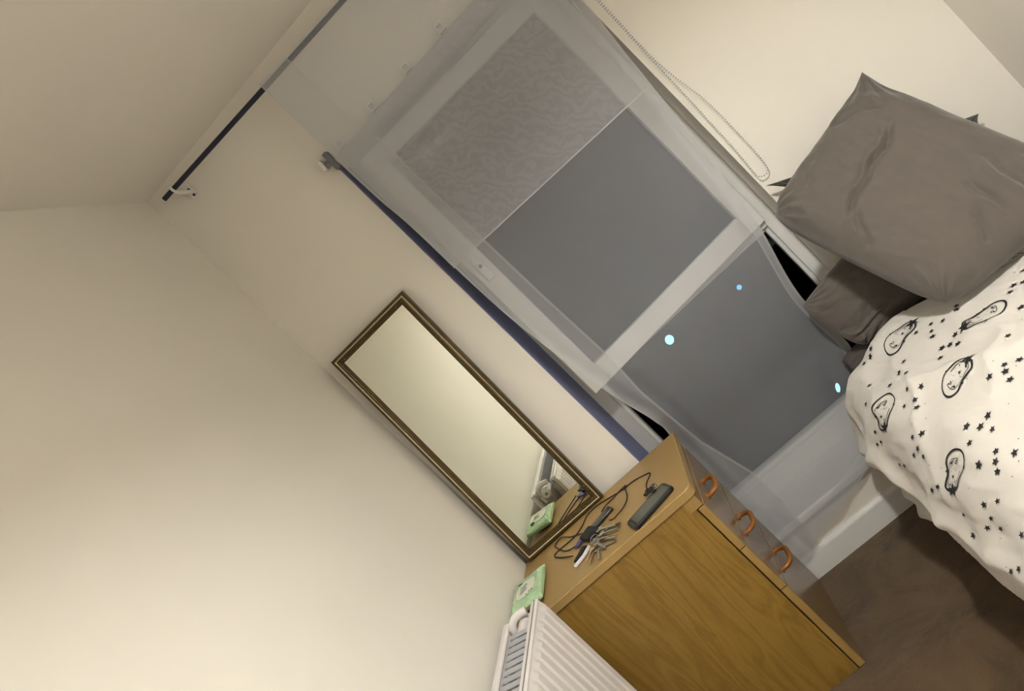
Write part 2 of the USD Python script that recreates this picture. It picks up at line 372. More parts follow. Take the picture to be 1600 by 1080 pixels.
for z0, z1, hz_ in ((.473, .631, .598), (.3155, .470, .447), (.004, .3125, .296)):
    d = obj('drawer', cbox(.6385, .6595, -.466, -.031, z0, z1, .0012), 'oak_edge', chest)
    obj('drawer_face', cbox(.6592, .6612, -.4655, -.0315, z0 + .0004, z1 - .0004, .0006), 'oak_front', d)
    yc, hl = -.305, .052
    pth = spline([(.660, yc - hl, hz_), (.676, yc - hl * .99, hz_), (.693, yc - hl * .72, hz_), (.6985, yc, hz_), (.693, yc + hl * .72, hz_), (.676, yc + hl * .99, hz_), (.660, yc + hl, hz_)], 41)
    rad = .0062 + .0016 * np.cos(np.linspace(-np.pi / 2, np.pi / 2, 41))
    hnd = tube(pth, rad, 14)
    feet = [cyl((.6605, yc + s * hl, hz_), (.664, yc + s * hl, hz_), .0105, 18) for s in (-1, 1)]
    obj('handle', cat_([hnd] + feet), 'handle_orange', d, label='orange wooden bow handle')

# ------------------------------------------------------------------ mirror leaning in the corner on the chest
MW, MH = .336, .922
mir = thing('mirror', 'tall narrow mirror in brown and gold beaded frame on oak chest', 'mirror')
b0 = np.array((.030, -.060, HC + .0065))
mx = np.array((math.cos(math.radians(1.3)), .020, -math.sin(math.radians(1.3)) * .9)); mx /= np.linalg.norm(mx)
mz = np.array((.0235, .026, 1.0)); mz -= mx * (mx @ mz); mz /= np.linalg.norm(mz)
my = np.cross(mz, mx)      # pointing towards the wall
TM = np.eye(4); TM[:3, 0], TM[:3, 1], TM[:3, 2], TM[:3, 3] = mx, my, mz, b0
def moulding(prof):
    """mitred rectangular moulding: prof = list of (inset, depth towards the room)"""
    k = len(prof); rings = []
    for cx, cz, sxx, szz in ((0, 0, 1, 1), (MW, 0, -1, 1), (MW, MH, -1, -1), (0, MH, 1, -1)):
        rings.append([(cx + sxx * a, -o, cz + szz * a) for a, o in prof])
    V = np.array(rings).reshape(-1, 3); F = []
    for q in range(4):
        w = (q + 1) % 4
        for i in range(k):
            j = (i + 1) % k
            F += [(q * k + i, w * k + i, w * k + j), (q * k + i, w * k + j, q * k + j)]
    t = trimesh.Trimesh(V, np.array(F), process=False); t.fix_normals(); return place(t, TM)
obj('outer_moulding', moulding([(0, -.014), (0, .004), (.003, .008), (.008, .009), (.010, .006), (.010, -.014)]), 'frame_brown', mir)
obj('gold_bead', moulding([(.0090, -.006), (.0090, .008), (.0112, .0112), (.0136, .008), (.0136, -.006)]), 'frame_gold', mir)
obj('inner_moulding', moulding([(.0135, -.010), (.0135, .005), (.018, .0075), (.022, .005), (.0255, .0055), (.029, .001), (.029, -.010)]), 'frame_brown', mir)
obj('inner_edge', moulding([(.0285, -.006), (.0285, .0015), (.0305, .0015), (.0320, -.001), (.0320, -.006)]), 'frame_brown', mir)
beads = []
ball = trimesh.creation.icosphere(subdivisions=1, radius=.0024)
for a in np.arange(.0235, MW - .0235, .0062):
    for zz in (.0235, MH - .0235): beads.append(place(ball, TM @ trimesh.transformations.translation_matrix((a, -.0052, zz))))
for a in np.arange(.0297, MH - .0297, .0062):
    for xx in (.0235, MW - .0235): beads.append(place(ball, TM @ trimesh.transformations.translation_matrix((xx, -.0052, a))))
bd = obj('bead_row', cat_(beads), 'frame_brown', mir); bd.SetCustomDataByKey('kind', 'stuff')
obj('mirror_glass', place(box(.030, MW - .030, -.0003, .003, .030, MH - .030), TM), 'mirror_silver', mir)
obj('backing_board', place(box(.010, MW - .010, .004, .012, .010, MH - .010), TM), 'frame_brown', mir)

# ------------------------------------------------------------------ radiator
RT, RY0, RY1 = .765, -.525, -1.75
rad_ = thing('radiator', 'white ribbed double panel radiator on left wall beside oak chest', 'radiator')
def ribbed(xf, sgn):
    """pressed steel panel with vertical channels, front at xf"""
    pit = .041; ys = []; xs = []
    y = RY0 - .012
    prof = [(RY0, xf - sgn * .014), (RY0 - .004, xf - sgn * .004)]
    while y - pit > RY1 + .01:
        for t, dx in ((0, -.004), (.20, 0), (.62, 0), (.82, -.004)):
            prof.append((y - pit * t, xf + sgn * (dx)))
        y -= pit
    prof += [(RY1 + .004, xf - sgn * .004), (RY1, xf - sgn * .014)]
    prof = np.array(prof)
    rows = []
    for z, o, k in ((.17, .012, 0), (.175, .004, .0), (.19, .0, 1), (RT - .030, 0, 1), (RT - .018, .003, 0), (RT - .004, .006, 0), (RT, .010, 0)):
        x = np.where(k, prof[:, 1], np.minimum(prof[:, 1] * sgn, (xf - sgn * .004) * sgn) * sgn) - sgn * o * (1 if k == 0 else 0)
        rows.append(np.c_[x, prof[:, 0], np.full(len(prof), z)])
    g = grid(np.array(rows)); back = [r.copy() for r in rows]
    for r in back: r[:, 0] = xf - sgn * .0165
    g2 = grid(np.array(back), flip=True)
    n = len(prof); ed = []
    for a, b in ((rows[0], back[0]), (back[-1], rows[-1])): ed.append(grid(np.array([b, a])))
    L0 = np.array([[r[0] for r in rows], [r[0] for r in back]]); L1 = np.array([[r[-1] for r in back], [r[-1] for r in rows]])
    t = cat_(g, g2, ed, grid(L0), grid(L1)); t.merge_vertices(); t.fix_normals(); return t
obj('front_panel', ribbed(.178, 1), 'radiator_white', rad_, smooth=25)
obj('rear_panel', cbox(.040, .056, RY1, RY0, .17, RT, .004), 'radiator_white', rad_)
obj('top_rail', cbox(.146, .172, RY1, RY0 - .004, RT - .012, RT, .004), 'radiator_white', rad_)
obj('top_rail', cbox(.041, .062, RY1, RY0 - .004, RT - .012, RT + .001, .004), 'radiator_white', rad_)
y = RY0 - .085
k_ = 0
while y > RY1 + .03:
    sl = place(cbox(-.042, .042, -.0075, .0075, -.0015, .0015, .0008), frame_to((.104, y, RT - .014), (1, -.42, 0), (.3, 1, .3)))
    obj('grille_slat', sl, 'grille_grey', rad_)
    y -= .030; k_ += 1
fins = []
for xx, s_ in ((.062, 1), (.140, -1)):
    P_ = []
    for q in range(120):
        P_.append((xx + (s_ * .022 if q % 4 in (1, 2) else 0), RY0 - .07 - q * .0092))
    P_ = np.array(P_); fins.append(grid(np.array([np.c_[P_, np.full(len(P_), .22)], np.c_[P_, np.full(len(P_), RT - .045)]])))
obj('convector_fins', cat_(fins), 'radiator_white', rad_, smooth=False)
# top corner fittings between the panels: bleed elbow and blanking plug
elb = spline([(.070, RY0 - .034, RT - .040), (.073, RY0 - .034, RT - .012), (.086, RY0 - .030, RT + .001), (.110, RY0 - .022, RT + .004), (.130, RY0 - .018, RT - .002)], 30)
obj('connecting_pipe', cat_(tube(elb, .0112, 18), cyl((.070, RY0 - .034, RT - .065), (.070, RY0 - .034, RT - .034), .0145)), 'radiator_white', rad_)
plug = [cyl((.102, RY0 - .075, RT - .030), (.102, RY0 + .004, RT - .030), .019, 28), cyl((.102, RY0 + .004, RT - .030), (.102, RY0 + .012, RT - .030), .013, 24)]
obj('blanking_plug', cat_(plug), 'radiator_white', rad_)
obj('bleed_screw', cyl((.102, RY0 + .012, RT - .030), (.102, RY0 + .0145, RT - .030), .0055, 16), 'radiator_dark', rad_)
for yb in (-.70, -1.55): obj('wall_bracket', cbox(.0, .042, yb, yb + .04, .25, .70), 'radiator_white', rad_)

# ------------------------------------------------------------------ curtain rod
def rod_z(x): return 2.338 - .042 * x
rod = thing('curtain_rod', 'thin dark navy curtain rod on white brackets below the ceiling', 'curtain rod')
obj('rod', cyl((.083, -.09, rod_z(.083)), (1.66, -.09, rod_z(1.66)), .0078, 20), 'rod_navy', rod)
for bx in (.128, 1.60):
    z = rod_z(bx)
    br = obj('bracket', cat_(rbox(bx - .013, bx + .013, -.010, 0, z - .032, z + .020, .004), rbox(bx - .006, bx + .006, -.088, -.004, z - .020, z - .008, .004),
             tube([(bx, -.09 + .0115 * math.cos(a), z + .0115 * math.sin(a)) for a in np.linspace(0, 2 * np.pi, 24, endpoint=False)], .0048, 8, closed=True)), 'white_plastic', rod)
    for dz in (-.026, -.003):
        obj('screw', cyl((bx + .003, -.0095, z + dz - .004), (bx + .003, -.0125, z + dz - .004), .0042, 12), 'screw_dark', br)

# ------------------------------------------------------------------ roller blind of translucent mesh cloth, half down
blind = thing('roller_blind', 'translucent mesh roller blind half lowered behind the sheer curtain', 'blind')
obj('mounting_rail', cbox(.54, 1.385, -.012, 0, 2.030, 2.046, .003), 'white_plastic', blind)
for q in range(6):
    cx, cz, h_ = .577 + .1535 * q, 2.0655, .0135
    ring = Polygon([(-h_, -h_), (h_, -h_), (h_, h_), (-h_, h_)]).difference(Polygon([(-.009, -.009), (.009, -.009), (.009, .009), (-.009, .009)]))
    t = trimesh.creation.extrude_polygon(ring, .016, engine='earcut')
    obj('square_clip', place(t, frame_to((cx, -.0, cz), (1, 0, 0), (0, 0, 1))), 'clip_white', blind)
obj('roller_tube', cyl((.538, -.030, 2.030), (1.392, -.030, 2.026), .0135, 28), 'blind_voile', blind)
br = obj('end_bracket', cat_(cbox(.519, .537, -.046, -.0005, 2.010, 2.075, .003), cyl((.519, -.030, 2.046), (.505, -.030, 2.046), .011)), 'radiator_dark', blind, label='grey end bracket')
obj('end_cap', rbox(.488, .503, -.048, -.006, 2.036, 2.072, .006), 'white_plastic', br)
obj('end_bracket', cat_(cbox(1.394, 1.408, -.046, -.0005, 2.010, 2.075, .003), cyl((1.392, -.030, 2.026), (1.420, -.030, 2.026), .017)), 'white_plastic', blind)
def fabric():
    u, v = np.meshgrid(np.linspace(0, 1, 60), np.linspace(0, 1, 60))
    x0, x1 = .556, 1.340
    x = x0 + (x1 - x0) * u
    zb = 1.552 + (1.507 - 1.552) * u; zt = 2.028 - .004 * u
    z = zt + (zb - zt) * v
    y = -.043 - .004 * np.sin(np.pi * v) * np.sin(np.pi * u * 1.3) 
    return np.stack([x, y, z], -1)
obj('blind_cloth', grid(fabric()), 'blind_voile', blind, smooth=True)
obj('bottom_bar', cyl((.556, -.043, 1.551), (1.340, -.043, 1.506), .0022, 10), 'white_plastic', blind)
def chain():
    pts = [(1.406, -.030, 2.020), (1.400, -.028, 1.774), (1.397, -.026, 1.60), (1.396, -.025, 1.50), (1.392, -.024, 1.28), (1.384, -.024, 1.12), (1.390, -.024, 1.088), (1.408, -.024, 1.085), (1.424, -.024, 1.125), (1.427, -.024, 1.25), (1.424, -.025, 1.367), (1.405, -.026, 1.50), (1.401, -.027, 1.60), (1.405, -.028, 1.774), (1.412, -.030, 2.020)]
    p = spline(pts, 400)
    d = np.r_[0, np.cumsum(np.linalg.norm(np.diff(p, axis=0), axis=1))]
    at = np.arange(0, d[-1], .0085)
    q = np.stack([np.interp(at, d, p[:, k]) for k in range(3)], 1)
    b = trimesh.creation.icosphere(subdivisions=1, radius=.0024)
    return cat_([place(b, trimesh.transformations.translation_matrix(c)) for c in q]), tube(p, .0007, 5)
beads_, cord_ = chain()
ch = obj('chain_cord', cord_, 'white_plastic', blind)
cb = obj('chain_beads', beads_, 'grille_grey', blind, label='beaded pull chain in a long loop'); cb.SetCustomDataByKey('kind', 'stuff')

# ------------------------------------------------------------------ sheer curtain
cur = thing('sheer_curtain', 'white sheer voile curtain hanging over the tall window', 'curtain')
Lc = poly_curve([(.554, rod_z(.554) + .012), (.555, 2.07), (.555, 2.0), (.558, 1.856), (.566, 1.737), (.569, 1.6), (.571, 1.5), (.576, 1.345), (.590, 1.19), (.600, 1.083), (.621, .955), (.633, .89), (.660, .740), (.654, .69), (.652, .45), (.652, .25), (.656, .078)])
Rc = poly_curve([(1.47, rod_z(1.47) + .012), (1.41, 2.0), (1.366, 1.794), (1.349, 1.648), (1.337, 1.507), (1.29, 1.05), (1.228, .72), (1.236, .56), (1.20, .45), (1.15, .32), (1.105, .215)])
Tc = poly_curve([(x, rod_z(x) + .012) for x in np.linspace(.554, 1.47, 8)])
Bc = poly_curve([(.656, .078), (.700, .085), (.754, .133), (.815, .150), (.936, .174), (1.014, .194), (1.105, .215)])
def cur_y(x, z, u):
    base = np.interp(z, [0, .1, .3, .60, .72, .95, 1.4, 2.0, 2.35], [-.034, -.036, -.038, -.042, -.062, -.086, -.098, -.102, -.1045])
    f = np.interp(z, [.1, 1.0, 2.2, 2.32], [.012, .011, .004, 0.0])
    w = .55 * np.sin(9 * u + 1.3 * z + .5) + .30 * np.sin(23 * u + .8 * z * z) + .3 * np.sin(41 * u - 2.1 * z) * np.exp(-((u - 1) / .2) ** 2) + .45 * np.sin(60 * u) * np.exp(-(u / .12) ** 2)
    y = base + f * w
    near = np.exp(-(u / .05) ** 2) * np.clip((.76 - z) / .05, 0, 1)
    return np.minimum(y * (1 - near) - .0212 * near, -.0210)
def coons(u, v):
    u, v = np.broadcast_arrays(u, v)
    e = lambda f, t: f(t)
    P = (1 - u)[..., None] * Lc(v) + u[..., None] * Rc(v) + (1 - v)[..., None] * Tc(u) + v[..., None] * Bc(u)
    c00, c10, c01, c11 = Lc(0.), Rc(0.), Lc(1.), Rc(1.)
    P = P - ((1 - u) * (1 - v))[..., None] * c00 - (u * (1 - v))[..., None] * c10 - ((1 - u) * v)[..., None] * c01 - (u * v)[..., None] * c11
    x, z = P[..., 0], P[..., 1]
    return np.stack([x, cur_y(x, z, u), z], -1)
uu, vv = np.meshgrid(np.linspace(0, 1, 150), np.linspace(0, 1, 190))
obj('voile_panel', grid(coons(uu, vv)), 'sheer_voile', cur, smooth=True)
# turned-back side hem along the left edge (second layer), from the edge to the fold line
Fz = np.array([(.12, .745), (.30, .757), (.43, .757), (.612, .712), (.754, .703), (.877, .696), (.969, .703), (1.05, .706), (1.273, .699), (1.538, .694), (1.752, .690), (1.983, .688), (2.053, .686), (2.112, .668), (2.40, .666)])
def left_hem():
    v = np.linspace(0, .985, 170)[:, None]; s = np.linspace(0, 1, 14)[None, :]
    l = Lc(v[:, 0]); wx = np.interp(l[:, 1], Fz[:, 0], Fz[:, 1])
    x = l[:, :1] + (wx[:, None] - l[:, :1]) * s; z = np.broadcast_to(l[:, 1:], x.shape) - .0 * s
    uq = np.clip((x - l[:, :1]) / (Rc(v[:, 0])[:, :1] - l[:, :1]), 0, 1)
    y = cur_y(x, z, uq) - .003 - .004 * s * (1 - s)
    return np.stack([x, y, z], -1)
lh = left_hem()
obj('side_hem', grid(lh), 'sheer_hem', cur, smooth=True)
def seam(P, w, off=-.002):
    Q = np.stack([P + np.array((-w / 2, off, 0)), P + np.array((w / 2, off, 0))], 1); return grid(Q)
obj('hem_seam', seam(lh[:, -1], .007), 'sheer_seam', cur, smooth=True)
obj('hem_seam', seam(lh[:, 0] + np.array((.003, 0, 0)), .006), 'sheer_seam', cur, smooth=True)
vr = np.linspace(.0, 1, 150)[:, None]; sr = np.linspace(.966, 1, 6)[None, :]
g_ = coons(*np.broadcast_arrays(sr, vr)); g_[..., 1] -= .003
obj('side_hem', grid(g_), 'sheer_hem', cur, smooth=True)
ub = np.linspace(0, 1, 120)[None, :]; vb = np.linspace(0, 1, 8)[:, None]
hw = .052 + .02 * np.exp(-((ub - .25) / .12) ** 2)
g_ = coons(*np.broadcast_arrays(ub, np.ones_like(vb))); g_ = g_.copy(); g_[..., 2] += (hw * vb); g_[..., 1] = cur_y(g_[..., 0], g_[..., 2], ub) - .004
obj('hem_seam', seam(coons(np.full(120, .998), np.linspace(0, 1, 120)), .006, -.005), 'sheer_seam', cur, smooth=True)
obj('hem_seam', seam(coons(np.full(120, .965), np.linspace(0, 1, 120)), .005, -.005), 'sheer_seam', cur, smooth=True)
obj('bottom_hem', grid(g_), 'sheer_hem', cur, smooth=True)

# ------------------------------------------------------------------ bed: base, mattress, pillows, duvet
bed = thing('bed', 'single bed base with dark frame under the patterned duvet', 'bed')
obj('bed_base', rbox(1.170, 2.035, -2.03, -.075, .10, .27, .012), 'bed_black', bed)
for lx in (1.19, 1.98):
    for ly in (-1.96, -.17): obj('leg', cyl((lx, ly, 0), (lx, ly, .10), .022, 16), 'bed_black', bed)
mt = obj('mattress', rbox(1.166, 2.04, -2.03, -.066, .27, .470, .04), 'sheet_charcoal')
tag(mt, 'mattress in charcoal fitted sheet showing under the pillows at bed head', 'mattress')

def pillow_mesh(c00, c10, c11, c01, T, seed, ear=.10, n=90, wr=.010, flat=.45, creases=(), twist=0.0, rounding=(0, 0, 0, 0), back=.75):
    """closed cushion between four corners; c00-c10 is the near-bottom edge, c01-c11 the far/top edge"""
    t = np.linspace(-1, 1, n); t = np.sign(t) * (1 - (1 - np.abs(t)) ** 1.25)
    u, v = np.meshgrid(t, t)
    c00, c10, c11, c01 = map(lambda c: np.array(c, float), (c00, c10, c11, c01))
    su = 1 - ear * (1 - np.abs(v) ** 5) * (.75 + .5 * meshkit.noise(np.stack([v * 2.1, np.sign(u) * 3.0, 0 * u + seed], -1), seed))
    sv = 1 - ear * (1 - np.abs(u) ** 5) * (.75 + .5 * meshkit.noise(np.stack([u * 2.1, np.sign(v) * 3.0 + 9, 0 * u + seed], -1), seed + 1))
    iu, iv = u * (1 + (su - 1) * np.abs(u) ** 2), v * (1 + (sv - 1) * np.abs(v) ** 2)
    for (cu, cv), rk in zip(((-1, -1), (1, -1), (1, 1), (-1, 1)), rounding):       # each corner rounded off, or drawn out to an ear
        g = np.where((u * cu > 0) & (v * cv > 0), (np.abs(u) * np.abs(v)) ** (5 if rk > 0 else 9), 0)
        iu, iv = iu - cu * rk * g, iv - cv * rk * g
    a, b = (iu + 1) / 2, (iv + 1) / 2
    mid = ((1 - a) * (1 - b))[..., None] * c00 + (a * (1 - b))[..., None] * c10 + (a * b)[..., None] * c11 + ((1 - a) * b)[..., None] * c01
    nrm = np.cross(c10 - c00 + c11 - c01, c01 - c00 + c11 - c10); nrm /= np.linalg.norm(nrm)
    h = (np.clip(1 - np.abs(u) ** 4.5, 0, 1) * np.clip(1 - np.abs(v) ** 4.5, 0, 1)) ** flat
    edge = np.clip(h * 2.2, 0, 1)
    q = np.stack([u * 1.6, v * 1.6, np.full_like(u, seed * 1.0)], -1)
    nz = meshkit.fbm(q * 1.7 + seed, 4, seed) - .5
    fine = np.abs(meshkit.fbm(np.stack([u * 5 + v * 2, v * 2.2 - u, 0 * u + seed], -1), 3, seed + 7) - .5)
    cor = np.zeros_like(u)                                        # gathers fanning out of the corners
    for k, (cu, cv) in enumerate(((-1, -1), (1, -1), (1, 1), (-1, 1))):
        ang = np.arctan2(v - cv, u - cu); rr = np.hypot(u - cu, v - cv)
        cor += np.sin(ang * 17 + seed + k) * np.exp(-((rr - .25) / .22) ** 2)
    d = nz * wr * 2.0 + (.25 - fine) * wr * 1.1 + cor * wr * .42
    for (u0, v0), (u1, v1), dep, wid in creases:
        A, B = np.array((u0, v0)), np.array((u1, v1)); L = np.linalg.norm(B - A); e = (B - A) / L
        al = (u - u0) * e[0] + (v - v0) * e[1]; ac = -(u - u0) * e[1] + (v - v0) * e[0] + .02 * np.sin(al * 14)
        d += -dep * np.exp(-(ac / wid) ** 2) * np.clip(np.minimum(al, L - al) / (.18 * L) + .1, 0, 1) + .5 * dep * np.exp(-((ac - 2.2 * wid) / (1.6 * wid)) ** 2) * np.clip(np.minimum(al, L - al) / (.25 * L), 0, 1)
    flip = twist * np.exp(-((u - 1) ** 2 + (v - 1) ** 2) / .02)
    up = mid + nrm * (T * h + d * edge + flip)[..., None]
    dn = mid - nrm * (T * back * h - flip)[..., None]
    g1, g2 = grid(up), grid(dn, flip=True)
    m_ = cat_(g1, g2); m_.merge_vertices(digits_vertex=6); return m_, up, nrm
lower, _, _ = pillow_mesh((1.250, -.150, .540), (1.72, -.150, .563), (1.70, -.115, .81), (1.206, -.125, .752), .050, 5, ear=-.02, rounding=(.06, 0, 0, .03), wr=.011, creases=(((-.95, -.55), (-.45, -.5), .010, .03), ((-.2, .9), (.1, .3), .006, .04)))
p = obj('pillow', lower, 'pillow_grey', smooth=True); tag(p, 'grey pillow slumped low against the window frame under the large pillow', 'pillow', 'grey pillows at the bed head')
mid_, _, _ = pillow_mesh((1.48, -.060, .94), (1.83, -.065, .69), (1.905, -.052, .800), (1.382, -.055, 1.062), .040, 11, ear=.0, rounding=(0, 0, -.02, -.02))
p = obj('pillow', mid_, 'pillow_grey_cool', smooth=True); tag(p, 'grey pillow mostly hidden at the wall, only two corners showing', 'pillow', 'grey pillows at the bed head')
flat_, _, _ = pillow_mesh((1.178, -.185, .500), (1.75, -.188, .505), (1.75, -.060, .515), (1.183, -.062, .518), .028, 17, ear=.02, n=60, flat=.35, wr=.006)
p = obj('pillow', flat_, 'pillow_dark', smooth=True); tag(p, 'flat dark grey pillow lowest at the bed head, under the slumped one', 'pillow', 'grey pillows at the bed head')
front, _, _ = pillow_mesh((1.408, -.533, .636), (1.826, -.53, .636), (1.716, -.185, 1.100), (1.302, -.204, 1.022), .085, 2, ear=-.02, wr=.012, twist=.03, rounding=(.065, .08, -.045, .07), back=.35,
                          creases=(((-.72, .20), (.62, .44), .017, .024), ((-.85, -.15), (-.5, .18), .010, .032), ((.25, .97), (.75, .62), .011, .045), ((.45, -.85), (.62, -.25), .011, .035), ((.15, -.8), (.3, -.35), .009, .04), ((-.25, -.85), (.05, -.6), .009, .035), ((.62, -.92), (.9, -.6), .012, .035), ((-.6, .75), (-.1, .9), .007, .04)))
p = obj('pillow', front, 'pillow_grey', smooth=True); tag(p, 'large grey pillow leaning upright on top of the others', 'pillow', 'grey pillows at the bed head')

# ---- duvet as a surface D(w, t): w across the bed from the hem on the left, t along the bed from its head edge
prof = np.array([(1.112, .055), (1.094, .13), (1.084, .24), (1.084, .34), (1.098, .44), (1.140, .52), (1.215, .572), (1.33, .597), (1.50, .608), (1.75, .612), (2.035, .600)])
dl_ = np.r_[0, np.cumsum(np.linalg.norm(np.diff(prof, axis=0), axis=1))]
PF = CubicSpline(dl_, prof); WMAX = dl_[-1]
ys_w = PchipInterpolator(np.r_[0, dl_[1], dl_[2], dl_[3], dl_[4], dl_[5], dl_[6], dl_[7], dl_[8], dl_[9], dl_[10]], [-.052, -.054, -.062, -.080, -.125, -.192, -.226, -.200, -.250, -.42, -.46])
YEND = -2.06
def duvet(w, t, lift=0.0):
    """t: distance from the head edge (metres)"""
    w, t = np.broadcast_arrays(np.asarray(w, float), np.asarray(t, float))
    P = PF(w); D = PF(w, 1); nx, nz = -D[..., 1], D[..., 0]; ln = np.hypot(nx, nz); nx, nz = nx / ln, nz / ln
    y = ys_w(w) - t
    s = np.clip(1 - t / .09, 0, 1); drop = .055 * (1 - np.sqrt(np.clip(1 - s ** 2, 0, 1)))
    q = np.stack([w * 2.2, y * 1.6, 0 * w], -1)
    n1 = meshkit.fbm(q * 1.6 + 3, 3, 4) - .5
    # long soft creases, mostly across the top and down the side
    a = (w * .9 + y * .55) * 7.0 + 2.5 * meshkit.fbm(q * 1.3 + 9, 3, 8)
    n2 = np.sin(a) ** 4
    a3 = (w * .35 - y * 1.0) * 11 + 3.0 * meshkit.fbm(q * 1.1 + 5, 3, 21)
    n3 = np.abs(np.sin(a3)) ** 4
    side = np.clip((.62 - w) / .35, 0, 1)
    n4 = 1.1 - np.sqrt(.01 + np.square(np.sin((w * 1.15 - y * .35) * 13 + 4.5 * meshkit.fbm(q * 1.7 + 31, 3, 41))))
    n5 = meshkit.fbm(np.stack([w * 17 + y * 6, y * 4 - w * 3, 0 * w], -1), 3, 52) - .5
    patch = np.clip(meshkit.fbm(q * .9 + 2, 2, 77) * 2.4 - .7, 0, 1)
    rid = lambda x: np.clip(1.17 - np.sqrt(np.sin(x) ** 2 + .03), 0, 1) ** 2.4
    wob = meshkit.fbm(np.stack([w * 1.5, y * 2.4, 0 * w + 4], -1), 3, 63)
    along = rid(w * 13 + y * 1.3 + 5.0 * wob) * side
    diag = rid((w * .55 + y * .95) * 8 + 4.5 * meshkit.fbm(q * 1.2 + 17, 3, 71)) * (.15 + .85 * patch)
    d = .045 * n1 + .008 * n2 * (1 - side) + .010 * n3 * side + .034 * along + .026 * diag + .020 * n4 ** 4 * patch + .014 * n5 + .003 * (meshkit.fbm(q * 9, 3, 2) - .5) - .011
    d = d * np.clip(.25 + w / .16, .25, 1)                      # the hem itself hangs smoother
    puff = .020 * np.sin(np.clip((w - .25) / 1.2, 0, 1) * np.pi) * np.sin(np.clip(t / 1.6, 0, 1) * np.pi)
    o = d + puff - drop + lift
    return np.stack([P[..., 0] + nx * o, y, P[..., 1] + nz * o], -1)
NW, NT = 250, 320
tq = np.linspace(0, 1, NT) ** 1.25
wg, tg = np.meshgrid(np.linspace(0, WMAX, NW), tq)
tl = tg * (ys_w(wg) - YEND)
top_ = duvet(wg, tl); bot_ = duvet(wg, tl, -.010 - .030 * np.clip((wg - .55) / .25, 0, 1))
clampx = lambda A: np.concatenate([np.minimum(A[..., :1], X1 - .016), A[..., 1:2], np.maximum(A[..., 2:], .012)], -1)
top_, bot_ = clampx(top_), clampx(bot_)
eds = [grid(np.stack([bot_[0], top_[0]])), grid(np.stack([top_[-1], bot_[-1]])), grid(np.stack([top_[:, 0], bot_[:, 0]])), grid(np.stack([bot_[:, -1], top_[:, -1]]))]
dm = cat_(grid(top_), grid(bot_, flip=True), eds); dm.merge_vertices(digits_vertex=7); dm.fix_normals()
dv = thing('duvet', 'white duvet with black stars and doodle print over the bed', 'duvet')
obj('duvet_cover', dm, 'duvet_white', dv, smooth=True)
#PRINTS
STARS = [(0.7407, 0.0759), (0.7942, 0.2755), (0.7865, 0.2894), (0.7509, 0.2818), (0.7318, 0.2494), (0.717, 0.2779), (0.7067, 0.3036), (0.698, 0.2253), (0.7333, 0.3694), (0.6923, 0.3778), (0.7071, 0.3961), (0.7158, 0.4232), (0.6697, 0.4149), (0.7699, 0.562), (0.7144, 0.6404), (0.7036, 0.6567), (0.6947, 0.6824), (0.7364, 0.6541), (0.838, 0.4798), (0.8841, 0.3527), (0.8663, 0.3742), (0.925, 0.2993), (0.8964, 0.3676), (0.6066, 0.0794), (0.5886, 0.0866), (0.5646, 0.0716), (0.6221, 0.2681), (0.5945, 0.2973), (0.6032, 0.3459), (0.5759, 0.3959), (0.5959, 0.436), (0.566, 0.4455), (0.5559, 0.4691), (0.5404, 0.4062), (0.5282, 0.1814), (0.5595, 0.2917), (0.4848, 0.2202), (0.6796, 0.6364), (0.6157, 0.7156), (0.5804, 0.6799), (0.5928, 0.7169), (0.6002, 0.7505), (0.5599, 0.7183), (0.5736, 0.8009), (0.5872, 0.8428), (0.5592, 0.8135), (0.5378, 0.7779), (0.5464, 0.8274), (0.5195, 0.5487), (0.5013, 0.5217), (0.4861, 0.5577), (0.4787, 0.5875), (0.462, 0.5396), (0.5001, 0.8588), (0.4752, 0.828), (0.4556, 0.8561), (0.4269, 0.8579), (0.4449, 0.8866), (0.4752, 0.9496), (0.4067, 0.7734), (0.3666, 0.8074), (0.387, 0.9681), (0.4064, 0.9851), (0.4142, 0.6525), (0.4393, 0.6751), (0.3805, 0.4486), (0.395, 0.4829), (0.4165, 0.3531), (0.4017, 0.3361), (0.4386, 0.3231)]
MOTIFS = [((0.8259, 0.4254), (0.7598, 0.3831)), ((0.6147, 0.5277), (0.6871, 0.5458)), ((0.6274, 0.1617), (0.7124, 0.177)), ((0.5324, 0.3214), (0.4693, 0.3655)), ((0.5293, 0.6943), (0.4563, 0.7185)), ((0.9718, 0.1684), (0.9412, 0.1721))]
prng = random.Random(11)
def strip(pts, width):
    """a printed line: polyline in (w, t) with a width at each point, laid on the cloth"""
    p = np.array(pts, float); T = np.gradient(p, axis=0); T /= np.maximum(np.linalg.norm(T, axis=1, keepdims=True), 1e-9)
    nn = np.c_[-T[:, 1], T[:, 0]] * (np.broadcast_to(width, len(p))[:, None] / 2)
    q = np.stack([p + nn, p, p - nn])
    return grid(clampx(duvet(q[..., 0], np.maximum(q[..., 1], .002), .0022)))
def star(c, r, rot, inner=.42, stretch=1.0):
    a = rot + np.arange(10) * np.pi / 5; rr = np.where(np.arange(10) % 2 == 0, r, r * inner)
    p = np.c_[c[0] + rr * np.cos(a) * stretch, c[1] + rr * np.sin(a)]
    p = np.vstack([[c], p]); V = clampx(duvet(p[:, 0], np.maximum(p[:, 1], .002), .0024))
    return trimesh.Trimesh(V, np.array([(0, 1 + i, 1 + (i + 1) % 10) for i in range(10)]), process=False)
